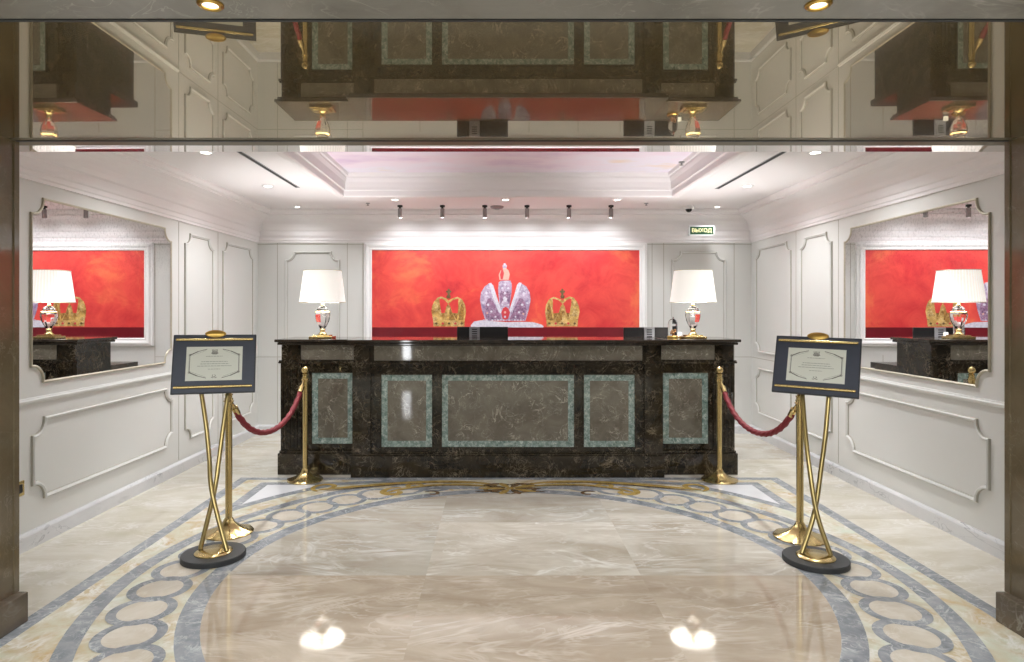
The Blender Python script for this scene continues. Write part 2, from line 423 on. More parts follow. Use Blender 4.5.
# ------------------------------------------------------------------ walls of the reception alcove
T = .12
bm = B(); box(bm, XL-T, XL, 3.0, YB+T, 0, 2.9); skew(bm)
# shallow grooves read as thin seams: raised boards between them
def seams(o_name, verts, horiz, to3, parent):
    b = B()
    for u, v0, v1 in verts: extr(b, [(u-.0035, v0), (u+.0035, v0), (u+.0035, v1), (u-.0035, v1)], to3, .0005, .002)
    for v, u0, u1 in horiz: extr(b, [(u0, v-.003), (u1, v-.003), (u1, v+.003), (u0, v+.003)], to3, .0005, .002)
    return link(o_name, b, 'seam', parent)
M['seam'] = plain('joint_and_edge_line', (.42, .40, .345), .8)
wl = struct(link('wall_left', bm, 'wall'))
bm = B(); box(bm, XR, XR+T, 3.0, YB+T, 0, 2.9); skew(bm); wr = struct(link('wall_right', bm, 'wall'))
bm = B(); box(bm, XL-T, XR+T, YB, YB+T, 0, 2.9); wb = struct(link('wall_back', bm, 'wall'))
def mold(parent, to3, u0, u1, v0, v1, r=.085):
    pts = notched(min(u0,u1), max(u0,u1), v0, v1, r)
    link('panel_molding', sweep2(B(), pts, MOLD, to3, ends=1), ['wall', 'seam'], parent, smooth=False)  # both edge faces of the profile take the darker line colour
def rail(parent, to3, u0, u1, v):
    b = B(); prof = [(0, 0), (0, .012), (.008, .018), (.02, .020), (.028, .012), (.032, .012), (.036, 0)]
    for i in range(len(prof)-1):
        (a, h1), (c, h2) = prof[i], prof[i+1]
        quad(b, [to3(u0, v+a, h1), to3(u1, v+a, h1), to3(u1, v+c, h2), to3(u0, v+c, h2)])
    link('chair_rail', b, 'wall', parent)
# left: mirror bay 3.9-5.82, two narrow bays to the corner
for par, to3, ms, n1, n2, n3 in ((wl, TOL, (3.98, 5.66), (5.16, 5.82), (0, 0), (0, 0)),):
    pass
seams('panel_joint', [(5.06, .12, 2.25)], [], TOL, wl) if False else None
LS = [645/111.7, 645/98.2]; RS = [645/114.3, 645/99.8]
seams('panel_joint', [(LS[0], .12, 2.25), (LS[1], .12, 2.25)], [(.905, LS[0], YB)], TOL, wl)
seams('panel_joint', [(RS[0], .12, 2.25), (RS[1], .12, 2.25)], [(.905, RS[0], YB)], TOR, wr)
rail(wl, TOL, 3.2, LS[0]-.02, .885); rail(wr, TOR, 3.2, RS[0]-.02, .885)
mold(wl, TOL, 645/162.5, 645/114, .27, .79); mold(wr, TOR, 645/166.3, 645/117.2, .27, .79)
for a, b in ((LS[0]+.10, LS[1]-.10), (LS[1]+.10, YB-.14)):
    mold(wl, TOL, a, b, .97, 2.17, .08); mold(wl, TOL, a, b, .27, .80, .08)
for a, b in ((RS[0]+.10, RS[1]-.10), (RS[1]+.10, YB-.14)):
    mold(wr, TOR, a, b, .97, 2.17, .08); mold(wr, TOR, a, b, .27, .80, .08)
# back wall
bx = lambda px: (px-497)/84.5
seams('panel_joint', [(bx(277.6), .12, 2.25), (bx(347.4), .12, 2.25), (bx(363), .12, 2.25), (bx(652), .12, 2.25), (bx(663.6), .12, 2.25), (bx(734), .12, 2.25)]
      + [(bx(v), .12, .93) for v in (420, 470, 529, 578, 620)], [(.905, xl(YB), bx(363)), (.905, bx(663.6), xr(YB)), (2.235, xl(YB), xr(YB))], TOB, wb)
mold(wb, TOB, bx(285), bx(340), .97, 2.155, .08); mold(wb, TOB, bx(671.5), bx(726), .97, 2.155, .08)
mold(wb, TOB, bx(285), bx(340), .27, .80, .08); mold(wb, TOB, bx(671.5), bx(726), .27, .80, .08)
# baseboards
BP = [(0, .0), (.022, .0), (.022, .085), (.016, .094), (.010, .10), (0, .105)]
for nm, a, b_ in (('baseboard_left', (xl(3.03), 3.03), (xl(YB), YB)), ('baseboard_right', (xr(YB), YB), (xr(3.03), 3.03)), ('baseboard_back', (xl(YB), YB), (xr(YB), YB))):
    bm = sweep2(B(), [a, b_], [(-o, z) for o, z in BP], lambda u, v, h: (u, v, h), closed=False)
    struct(link(nm, bm, 'base'))
# cornice
CP = [(0, 2.255), (.016, 2.255), (.016, 2.275), (.024, 2.285), (.024, 2.315), (.034, 2.325), (.040, 2.345), (.040, 2.385), (.052, 2.40),
      (.060, 2.43), (.075, 2.465), (.10, 2.50), (.135, 2.528), (.175, 2.548), (.20, 2.555), (.20, 2.57), (.225, 2.58), (.24, 2.60), (.24, ZC)]
bm = sweep2(B(), [(xl(3.03), 3.03), (xl(YB), YB), (xr(YB), YB), (xr(3.03), 3.03)], [(-o, z) for o, z in CP], lambda u, v, h: (u, v, h), closed=False)
struct(link('trim_1', bm, 'ceil', smooth=False))
# ceiling with tray
TX0, TX1, TY0, TY1, TZ = -1.54, 1.76, 4.0, 6.48, 2.83
bm = B()
for x0, x1, y0, y1 in ((XL-T, XR+T, 3.0, TY0), (XL-T, XR+T, TY1, YB+T), (XL-T, TX0, TY0, TY1), (TX1, XR+T, TY0, TY1)):
    quad(bm, [(x0, y0, ZC), (x1, y0, ZC), (x1, y1, ZC), (x0, y1, ZC)])
quad(bm, [(TX0, TY0, TZ), (TX1, TY0, TZ), (TX1, TY1, TZ), (TX0, TY1, TZ)], 1)
struct(link('ceiling', bm, ['ceil', 'fresco']))
TP = [(-.07, ZC), (-.07, ZC-.018), (-.05, ZC-.024), (-.012, ZC-.024), (0, ZC-.012), (0, ZC+.035), (.008, ZC+.045), (.016, ZC+.045), (.016, ZC+.07), (.022, ZC+.12), (.036, ZC+.155), (.036, ZC+.175), (.052, ZC+.18), (.06, TZ)]
bm = sweep2(B(), [(TX0, TY0), (TX1, TY0), (TX1, TY1), (TX0, TY1)], TP, lambda u, v, h: (u, v, h))
struct(link('trim_2', bm, 'ceil'))

# ------------------------------------------------------------------ portal: piers, soffit, lintel
for nm, x0, x1, px0, px1 in (('wall_portal_left', -3.1, XPL, -3.1, XPL+.05), ('wall_portal_right', XPR, 3.2, XPR-.05, 3.2)):
    bm = B(); box(bm, x0, x1, YP0, YP1, 0, ZS); o = struct(link(nm, bm, 'pier'))
    bm = B(); box(bm, px0, px1, YP0-.04, YP1+.0, 0, .14); link('plinth', bm, 'plinthm', o, bevel=.006)
    bm = B(); xe = x1 if x1 < 0 else x0; sg = 1 if x1 < 0 else -1
    box(bm, min(xe, xe+sg*.006), max(xe, xe+sg*.006), YP1-.03, YP1, .14, ZS); link('edge_strip', bm, 'pier', o)
bm = B(); box(bm, -3.1, 3.2, YP0, 1.75, ZS, ZS+.5); box(bm, -3.1, 3.2, 1.75, 3.2, ZS+.05, ZS+.5)
struct(link('wall_lintel', bm, 'lintel'))
bm = B(); box(bm, -3.1, 3.2, 1.765, 2.96, ZS, ZS+.045); struct(link('ceiling_portal', bm, 'soffit'))
bm = B(); box(bm, -3.1, 3.2, 1.752, 1.763, ZS-.003, ZS+.02); struct(link('trim_3', bm, 'matte'))
bm = B(); box(bm, -3.1, 3.2, 2.962, 3.0, ZS-.001, ZS+.045, 0); box(bm, -3.1, 3.2, 3.0, 3.018, ZS-.004, ZS+.045, 1); box(bm, -3.1, 3.2, 3.018, 3.09, ZS-.002, ZS+.045, 0)
struct(link('trim_4', bm, ['bronzetrim', 'matte']))
bm = B(); box(bm, -3.1, 3.2, 3.092, 3.22, ZS, ZS+.045); struct(link('trim_5', bm, 'soffitclear'))
# foyer the photographer stands in
bm = B(); box(bm, -4.7, -4.6, -3.1, YP1, 0, 2.9); struct(link('wall_foyer_left', bm, 'foyerwall'))
bm = B(); box(bm, 4.8, 4.9, -3.1, YP1, 0, 2.9); struct(link('wall_foyer_right', bm, 'foyerwall'))
bm = B()
for x0, x1, z0, z1 in ((-4.7, -2.09, 0, 2.9), (-1.91, 4.9, 0, 2.9), (-2.09, -1.91, .95, 2.9), (-2.09, -1.91, 0, .36)): box(bm, x0, x1, -3.1, -3.0, z0, z1)
struct(link('wall_foyer_back', bm, 'foyerwall'))
bm = B(); box(bm, -4.7, -3.1, YP0, YP1, 0, 2.9); box(bm, 3.2, 4.9, YP0, YP1, 0, 2.9); struct(link('wall_foyer_front', bm, 'foyerwall'))
bm = B(); box(bm, -4.7, 4.9, -3.1, YP0, 2.85, 2.95); struct(link('ceiling_foyer', bm, 'ceil'))
bm = B(); box(bm, -2.09, -1.91, -3.06, -3.05, .36, .95); wn = struct(link('window_1', bm, 'window'))
bm = B(); box(bm, -2.11, -2.09, -3.08, -2.98, .34, .97); box(bm, -1.91, -1.89, -3.08, -2.98, .34, .97); box(bm, -2.09, -1.91, -3.08, -2.98, .34, .36); box(bm, -2.09, -1.91, -3.08, -2.98, .95, .97); link('window_frame', bm, 'brassd', wn)

# ------------------------------------------------------------------ lights
def light(name, typ, loc, power, parent=None, color=(.97, .985, 1.), **k):
    d = bpy.data.lights.new(name, typ); d.energy = power; d.color = color
    for a, v in k.items(): setattr(d, a, v)
    o = bpy.data.objects.new(name, d); C.objects.link(o); o.location = loc
    if parent: o.parent = parent
    return o
def downlight(x, y, z, label, power, r=.045, glow='bulb', rim='white', grp=None):
    t = thing('recessed_downlight', label, 'ceiling light', (x, y, z), group=grp)
    link('rim', lathe(B(), [(r*.8, -.001), (r*.8, -.006), (r*1.05, -.008), (r*1.25, -.004), (r*1.28, 0)], 28), rim, t, smooth=True)
    link('lens', lathe(B(), [(0.0001, -.003), (r*.5, -.004), (r*.8, -.0025)], 28), glow, t, smooth=True)
    light('bulb', 'SPOT', (0, 0, -.02), power, t, spot_size=math.radians(150), spot_blend=.9, shadow_soft_size=.05)
    return t
G1 = None
downlight(-2.14, 6.03, ZC, 'small round ceiling light on left, beside the end of the black slot', P_DOWN)
downlight(-2.14, 4.74, ZC, 'ceiling light at far left, just showing under the dark portal edge', P_DOWN)
downlight(2.34, 4.74, ZC, 'ceiling light at far right, just showing under the dark portal edge', P_DOWN)
downlight(2.34, 6.03, ZC, 'small round ceiling light on right, beside the end of the black slot', P_DOWN)
downlight(-2.235, 7.23, ZC, 'small bright ceiling light in the left back corner above the left lamp', P_DOWN*.22, .035)
downlight(2.47, 7.23, ZC, 'small bright ceiling light in the right back corner right of the dome camera', P_DOWN*.22, .035)
downlight(-1.07, 6.77, ZC, 'ceiling light between tray and spotlights, near leftmost spotlight', P_DOWN*.7, .042)
downlight(.09, 6.77, ZC, 'ceiling light between tray and spotlights, above the tall central crown', P_DOWN*.7, .042)
downlight(1.26, 6.77, ZC, 'ceiling light between tray and spotlights, near rightmost spotlight', P_DOWN*.7, .042)
downlight(-.74, 1.665, ZS, 'warm downlight in the grey marble strip at top left', 14, .026, 'bulbfront', 'brassd')
downlight(.83, 1.665, ZS, 'warm downlight in the grey marble strip at top right', 14, .026, 'bulbfront', 'brassd')
# frontal fill added in the unseen foyer; an area light without any panel
light('foyer_fill_light', 'AREA', (.1, -1.2, 2.83), P_FILL, color=(.93, .97, 1.), shape='RECTANGLE', size=7.0, size_y=2.6)

# six ceiling spotlights washing the picture
names = ['leftmost', 'second from left', 'third from left', 'third from right', 'second from right', 'rightmost']
for i, px in enumerate((400, 442.4, 484.8, 527, 569, 611)):
    t = thing('ceiling_spotlight', 'grey cylinder spotlight above the red painting, %s of six' % names[i], 'spotlight', ((px-497)/90.2, 7.15, ZC), group='cylinder spotlights over the painting')
    link('mount', lathe(B(), [(.028, 0), (.028, -.02), (.012, -.024), (.012, -.035)], 20), 'slot', t, smooth=True)
    link('barrel', lathe(B(), [(.012, -.034), (.023, -.036), (.024, -.135), (.020, -.138), (.018, -.12), (.0001, -.118)], 24), 'spotgrey', t, smooth=True)
    l = light('bulb', 'SPOT', (0, 0, -.142), P_WASH, t, spot_size=math.radians(118), spot_blend=.8, shadow_soft_size=.02, color=(.97, .98, 1.))
    l.rotation_euler = (math.radians(38), 0, 0)

# ------------------------------------------------------------------ ceiling fittings
for nm, x0, y1, sd in (('l', -1.885, 6.10, 'left'), ('r', 2.10, 6.16, 'right')):
    b = B(); box(b, x0-.016, x0+.016, 3.4, y1, ZC-.003, ZC+.001)
    t = tag(link('air_slot', b, 'slot'), 'long thin black air slot in the ceiling on the %s' % sd, 'vent', 'slot vents in the ceiling')
    b = B(); box(b, x0-.020, x0-.016, 3.4, y1+.004, ZC-.005, ZC); box(b, x0+.016, x0+.020, 3.4, y1+.004, ZC-.005, ZC)
    link('slot_frame', b, 'grey', t)
t = thing('dome_camera', 'small black dome security camera on the ceiling left of the exit sign', 'camera', ((688.5-497)/89.5, 7.2, ZC))
link('housing', lathe(B(), [(.062, 0), (.062, -.018), (.052, -.032), (.04, -.036)], 28), 'white', t, smooth=True)
b = B(); sphere(b, (0, -.004, -.034), .036, 1); link('dome', b, 'dome', t, smooth=True)
t = thing('smoke_detector', 'flat grey disc detector on the ceiling among the spotlights', 'detector', (.0, 7.22, ZC))
link('housing', lathe(B(), [(.075, 0), (.075, -.012), (.062, -.022), (.02, -.026), (.0001, -.026)], 28), 'spotgrey', t, smooth=True)
link('sensor_ring', lathe(B(), [(.03, -.026), (.028, -.034), (.0001, -.036)], 20), 'grey', t, smooth=True)
for x, y, lb in (((368-497)/92, 7.0, 'tiny sprinkler head on the ceiling left of the spotlights'), ((646-497)/92, 7.0, 'tiny sprinkler head on the ceiling right of the spotlights'),
                 ((679-497)/126, 5.05, 'sprinkler head near the top edge of the ceiling, right of the tray')):
    z = TZ if False else ZC
    t = thing('sprinkler_head', lb, 'sprinkler', (x, y, z), group='sprinkler heads')
    link('collar', lathe(B(), [(.024, 0), (.022, -.006), (.008, -.008), (.006, -.022)], 18), 'grey', t, smooth=True)
    link('deflector', lathe(B(), [(.0001, -.022), (.014, -.024), (.014, -.027), (.0001, -.027)], 18), 'spotgrey', t, smooth=True)
# exit sign
t = thing('exit_sign', 'small green lit exit sign with pale letters high on the back wall', 'sign', (2.345, 7.40, 2.37))
b = B(); box(b, -.135, .135, -.012, .012, -.045, .045); link('face', b, 'signgreen', t, bevel=.003)
b = B()
for x0, x1, z0, z1 in ((-.15, .15, .045, .056), (-.15, .15, -.056, -.045), (-.15, -.135, -.056, .056), (.135, .15, -.056, .056)): box(b, x0, x1, -.016, .014, z0, z1)
link('frame', b, 'white', t)
for sx in (-.095, .095): b = B(); box(b, sx-.005, sx+.005, .0, .19, -.006, .006); link('bracket', b, 'white', t)
def text(s, size, mat, parent, loc, rot, name='lettering', ext=.001):
    cu = bpy.data.curves.new(name, 'FONT'); cu.body = s; cu.size = size; cu.extrude = ext; cu.align_x = 'CENTER'; cu.align_y = 'CENTER'; cu.offset = 0
    o = bpy.data.objects.new('tmp', cu); C.objects.link(o); dg = bpy.context.evaluated_depsgraph_get()
    me = bpy.data.meshes.new_from_object(o.evaluated_get(dg)); bpy.data.objects.remove(o)
    me.materials.clear(); me.materials.append(M[mat])
    m = bpy.data.objects.new(name, me); C.objects.link(m); m.parent = parent; m.location = loc; m.rotation_euler = rot
    return m
text('ВЫХОД', .062, 'signtext', t, (0, -.0135, 0), (PI/2, 0, 0))
# brass socket on the left wall
t = thing('wall_socket', 'small square brass socket low on the left wall beside the portal', 'socket', (xl(3.86), 645/167, .385))
b = B(); box(b, 0, .010, -.045, .045, -.045, .045); link('plate', b, 'brass', t, bevel=.003)
b = B(); box(b, .008, .0125, -.026, .026, -.026, .026); link('insert', b, 'black', t, bevel=.002)

# ------------------------------------------------------------------ mirrors on the side walls
for to3, y0, y1, z0, z1, lb in ((TOL, 645/163.0, 645/114.4, 1.0, 2.17, 'large notched-corner antique mirror on the left wall'),
                         (TOR, 645/166.5, 645/116.5, .98, 2.155, 'large notched-corner antique mirror on the right wall')):
    t = thing('wall_mirror', lb, 'mirror', (0, 0, 0), group='wall mirrors')
    p = notched(y0+.012, y1-.012, z0+.012, z1-.012, .085, .02, 8)
    link('glass', extr(B(), p, to3, .001, .008), 'mirror', t)
    p = notched(y0, y1, z0, z1, .085, .02, 8)
    link('frame', sweep2(B(), p, [(.002, 0), (.001, .008), (.004, .014), (.009, .015), (.013, .012), (.016, .009), (.018, .0075)], to3), 'gilt', t)
    x = XL if to3 is TOL else XR; t.location = (x, 0, 0)
    for c in t.children: c.location = (-x, 0, 0)

# ------------------------------------------------------------------ painting
PXL, PXR, PZ0, PZ1 = bx(372.4), bx(638.8), 1.13, 2.165
t = thing('painting', 'wide red painting of three crowns in a white frame on the back wall', 'painting', ((PXL+PXR)/2, YB, PZ0))
ox, oz = (PXL+PXR)/2, PZ0
TP3 = lambda u, v, h: (u-ox, -h, v-oz)
b = B(); ZD = 1.255
quad(b, [TP3(PXL-.01, ZD, .02), TP3(PXR+.01, ZD, .02), TP3(PXR+.01, PZ1+.01, .02), TP3(PXL-.01, PZ1+.01, .02)], 0)
quad(b, [TP3(PXL-.01, PZ0-.01, .02), TP3(PXR+.01, PZ0-.01, .02), TP3(PXR+.01, ZD, .02), TP3(PXL-.01, ZD, .02)], 1)
link('canvas', b, ['canvas', 'canvasdark'], t)
path = [(PXL, PZ0), (PXR, PZ0), (PXR, PZ1), (PXL, PZ1)]
link('frame', sweep2(B(), path, [(0, .0), (0, .034), (-.012, .042), (-.022, .036), (-.03, .036), (-.052, .05), (-.066, .05), (-.072, .036), (-.082, .030), (-.092, .03), (-.10, .0)], TP3), 'whiteframe', t)
# crowns painted on the canvas, as flat shapes
def shape(b, pts, h, mi): extr(b, pts, TP3, h, h+.0012, mi)
def mp(px, py): return ((px-497)/84.5, 1.46-(py-310)/84.5)
def C5(px, py): return mp(420+px/6.0235, 255+py/6.0235)
b = B()
def poly(pts, h, mi): shape(b, [C5(*p) for p in pts], h, mi)
# great crown: mats 0 silver 1 pearl 2 ruby
poly([(395,395),(372,330),(362,270),(368,225),(390,190),(415,172),(430,180),(455,260),(485,345),(500,395)], .0205, 0)
poly([(635,395),(655,330),(666,270),(660,225),(640,190),(605,168),(590,180),(570,250),(545,330),(530,395)], .0205, 0)
poly([(478,395),(482,340),(476,270),(470,210),(474,165),(488,155),(545,155),(552,175),(552,220),(540,300),(536,395)], .021, 0)
poly([(412,172),(428,168),(442,185),(462,250),(492,340),(486,352),(474,345),(448,275),(425,205)], .022, 1)
poly([(612,168),(596,166),(584,180),(566,245),(538,330),(542,345),(552,338),(576,270),(602,200)], .022, 1)
poly([(478,150),(474,120),(485,95),(500,82),(520,80),(534,95),(540,118),(534,150)], .022, 4)
poly([(500,82),(498,66),(504,52),(514,50),(524,66),(520,82)], .0215, 0)
poly([(490,90),(498,84),(506,110),(498,148),(486,146),(482,118)], .0226, 2)
poly([(490,345),(500,320),(516,312),(532,322),(540,350),(530,385),(512,392),(496,382)], .0226, 2)
poly([(498,260),(512,248),(526,262),(520,282),(506,282)], .0228, 1)
poly([(305,425),(325,400),(370,392),(440,398),(520,404),(600,402),(680,404),(730,418),(745,430),(740,436),(310,436)], .0224, 1)
poly([(398,392),(392,340),(396,300),(410,262),(430,258),(452,300),(478,352),(492,392)], .0212, 3)
poly([(632,392),(642,335),(636,300),(620,262),(600,258),(576,300),(554,352),(538,392)], .0212, 3)
poly([(484,300),(480,240),(490,215),(512,225),(536,215),(545,240),(538,300),(512,250)], .0214, 3)
for (qx, qy, rr, mi) in [(512,178,9,1),(496,200,7,1),(530,200,7,1),(512,230,8,1),(496,300,6,1),(532,300,6,1),(400,230,8,1),(382,290,7,1),(410,300,8,1),(430,340,7,1),(405,350,7,4),(625,230,8,1),(645,290,7,1),(615,300,8,1),(596,345,7,1),(622,355,7,4),(512,345,8,4),(455,372,6,1),(575,372,6,1),(512,372,7,1)]:
    poly([(qx+rr*math.cos(j*PI/3), qy+rr*math.sin(j*PI/3)) for j in range(6)], .0229, mi)
for k in range(15):
    cxk = 385+k*17; 
    poly([(cxk+7*math.cos(j*PI/4), 392+5*math.sin(j*PI/4)) for j in range(8)], .0226, k % 2)
link('great_crown_image', b, ['silverpaint', 'pearlpaint', 'rubypaint', 'violetpaint', 'fleshpaint'], t)
for off, mir, nm in ((0, 1, 'left'), (0, -1, 'right')):
    b = B()
    def gx(v): return v if mir == 1 else (1030-v)
    def gp(pts, h, mi): shape(b, [C5(gx(px), py) for px, py in pts], h, mi)
    gp([(88,395),(78,345),(96,335),(120,352),(150,348),(172,330),(196,348),(226,352),(252,335),(272,345),(264,395)], .0208, 3)
    gp([(232,392),(240,340),(248,300),(258,292),(266,320),(262,392)], .0218, 3)
    gp([(176,392),(178,340),(184,318),(196,352),(214,392)], .0223, 3)
    gp([(82,430),(80,390),(270,390),(268,430)], .021, 0)
    gp([(80,395),(70,340),(74,310),(86,280),(104,262),(118,262),(120,290),(128,340),(140,395)], .0215, 0)
    gp([(270,395),(278,340),(272,300),(256,270),(236,262),(230,280),(232,320),(222,395)], .0215, 0)
    gp([(140,395),(150,350),(160,310),(172,292),(184,310),(196,350),(226,395)], .022, 0)
    gp([(98,272),(104,258),(130,250),(160,262),(172,275),(196,262),(226,252),(248,262),(254,272),(226,264),(198,272),(176,292),(168,292),(150,272),(130,262)], .0225, 0)
    gp([(164,262),(160,248),(168,240),(166,228),(158,224),(158,216),(168,214),(168,204),(180,204),(180,214),(190,216),(190,224),(182,228),(180,240),(186,250),(182,262)], .0228, 1)
    for k in range(5):
        cxk = 100+k*38
        gp([(cxk+8*math.cos(j*PI/4), 412+7*math.sin(j*PI/4)) for j in range(8)], .023, 2 if k % 2 else 1)
    link('gold_crown_image', b, ['goldpaint', 'f_brown', 'rubypaint', 'golddark'], t)

# ------------------------------------------------------------------ reception counter
YF, YW, YK = 5.61, 5.71, 6.26
cs = lambda px: (px-497)/114.3
XA, XB = (277-497)/113.2, (738.5-497)/113.2
CA, CB_ = cs(352.5), cs(662.5)
t = thing('reception_counter', 'long dark brown marble reception counter with green-bordered panels', 'counter', ((XA+XB)/2, 6.0, 0))
off = -Vector(t.location)
def part(name, b, mat, **k):
    for v in b.verts: v.co += off
    return link(name, b, mat, t, **k)
b = B(); box(b, CA+.02, CB_-.02, YF+.05, YK, .2, 1.15); box(b, XA+.03, CA+.02, YW+.05, YK, .2, 1.15); box(b, CB_-.02, XB-.03, YW+.05, YK, .2, 1.15)
part('body', b, 'emperador')
# plinth
b = B(); box(b, CA-.01, CB_+.01, YF, YK+.0, 0, .19); box(b, CA, CB_, YF+.012, YK, .19, .205); box(b, CA+.01, CB_-.01, YF+.03, YK, .205, .215)
box(b, XA, CA-.01, YW, YK, 0, .19); box(b, CB_+.01, XB, YW, YK, 0, .19); box(b, XA+.01, CA, YW+.015, YK, .19, .212); box(b, CB_, XB-.01, YW+.015, YK, .19, .212)
part('plinth', b, 'emperador', bevel=.004)
# countertop: two laminations
b = B()
for z0, z1, ov in ((1.175, 1.20, .045), (1.15, 1.173, .025)):
    box(b, CA-ov, CB_+ov, YF+.03-ov, YK+.02, z0, z1)
    box(b, XA-ov+.02, CA-ov, YW+.03-ov, YK+.02, z0, z1); box(b, CB_+ov, XB+ov-.02, YW+.03-ov, YK+.02, z0, z1)
part('countertop', b, 'emptop', bevel=.006, seg=3)
# frieze molding below the tan band
b = B()
for x0, x1, y in ((CA-.01, CB_+.01, YF), (XA, CA-.01, YW), (CB_+.01, XB, YW)):
    box(b, x0, x1, y+.015, y+.06, .985, 1.003); box(b, x0, x1, y+.03, y+.06, 1.003, 1.012)
part('frieze_molding', b, 'emperador', bevel=.004)
# pilasters
for x0, x1 in ((CA, CA+.16), (CB_-.16, CB_)):
    b = B(); box(b, x0, x1, YF+.02, YF+.06, .2, .985); box(b, x0+.01, x1-.01, YF+.035, YF+.06, .985, 1.15); part('pilaster', b, 'emperador', bevel=.003)
for x0, x1 in ((XA+.015, XA+.205), (XB-.205, XB-.015)):      # fluted ends
    b = B(); 
    for k in range(6):
        xx = x0+(x1-x0)*k/6; wv = (x1-x0)/6
        box(b, xx+.003, xx+wv-.005, YW+.028, YW+.06, .23, .985)
    box(b, x0, x1, YW+.036, YW+.06, .2, 1.0); box(b, x0+.01, x1-.01, YW+.03, YW+.06, 1.012, 1.15)
    part('fluted_pilaster', b, 'emperador', bevel=.003)
# tan frieze slabs
for x0, x1, y in ((cs(374), cs(453.6), YF), (cs(453.7), cs(548.3), YF), (cs(548.4), cs(642.5), YF), (cs(299.5), cs(356), YW), (cs(660.5), cs(717.5), YW)):
    if y == YW: x0, x1 = x0*1.012, x1*1.012
    b = B(); box(b, x0, x1, y+.038, y+.055, 1.016, 1.147); part('frieze_slab', b, 'tan', bevel=.002)
# framed panels
def framed(p0, p1, y, z0=.262, z1=.893, k=1.):
    x0, x1 = cs(p0)*k, cs(p1)*k; wf = .052; yf = y+.036
    b = B(); box(b, x0+wf, x1-wf, yf+.004, yf+.02, z0+wf, z1-wf); pn = part('panel', b, 'tan')
    b = B()
    bb = [(x0, x1, z1-wf, z1), (x0, x1, z0, z0+wf), (x0, x0+wf, z0+wf, z1-wf), (x1-wf, x1, z0+wf, z1-wf)]
    for a0, a1, c0, c1 in bb: box(b, a0, a1, yf, yf+.02, c0, c1)
    for v in b.verts: v.co += off
    o = link('green_border', b, 'green', pn)
    b = B()
    g = .012
    for a0, a1, c0, c1 in ((x0-g, x1+g, z1, z1+g), (x0-g, x1+g, z0-g, z0), (x0-g, x0, z0, z1), (x1, x1+g, z0, z1)): box(b, a0, a1, yf-.008, yf+.02, c0, c1)
    for v in b.verts: v.co += off
    link('raised_edge', b, 'emperador', pn, bevel=.002)
framed(381.5, 432, YF); framed(442, 574, YF); framed(584, 634.6, YF)
framed(311, 352.6, YW, .27, .90, 1.012); framed(664, 709.2, YW, .27, .90, 1.012)
# small side console where the counter returns (seen in the side mirrors)
b = B(); x0, x1 = XA+.04, XB-.04
box(b, x0, x1, YK+.01, 6.74, .86, .92, 1); box(b, x0+.02, x0+.3, YK+.02, 6.7, 0, .86, 0); box(b, x1-.3, x1-.02, YK+.02, 6.7, 0, .86, 0); box(b, x0+.3, x1-.3, YK+.02, YK+.06, 0, .86, 0)
tag(link('work_desk', b, ['emperador', 'emptop'], bevel=.004), 'dark marble working desk behind the reception counter', 'desk')

# monitors seen from the back
for px0, px1, sd, zt in ((457, 508, 'left monitor with its black back to the room, below the great crown', 1.29), (623.5, 674, 'right monitor with its black back to the room, beside the glass dome', 1.285)):
    s = 645/6.52; x0, x1 = (px0-497)/s, (px1-497)/s; xc = (x0+x1)/2; hw = (x1-x0)/2; zd = .92
    t = thing('monitor', sd, 'monitor', (xc, 6.52, zd), group='monitors')
    b = B(); box(b, -hw, hw, -.012, .012, .05, zt-zd); link('casing', b, 'black', t, bevel=.004)
    b = B(); box(b, -hw+.015, hw-.015, .012, .014, .065, zt-zd-.015); link('screen', b, 'dome', t)
    b = B(); cxm = -.08 if px0 < 500 else .0
    box(b, cxm-.052, cxm+.052, -.03, -.012, .14, zt-zd+.0); box(b, cxm-.03, cxm+.03, -.022, -.012, .02, .14); box(b, -.11, .11, -.09, .07, 0, .012); box(b, cxm-.03, cxm+.03, -.03, -.010, .0, .05)
    st = link('stand', b, 'grey', t, bevel=.002)
    b = B()
    for k in range(4): box(b, cxm-.026, cxm+.026, -.032, -.030, zt-zd-.03-.022*k, zt-zd-.02-.022*k)
    link('vent_slots', b, 'slot', st)

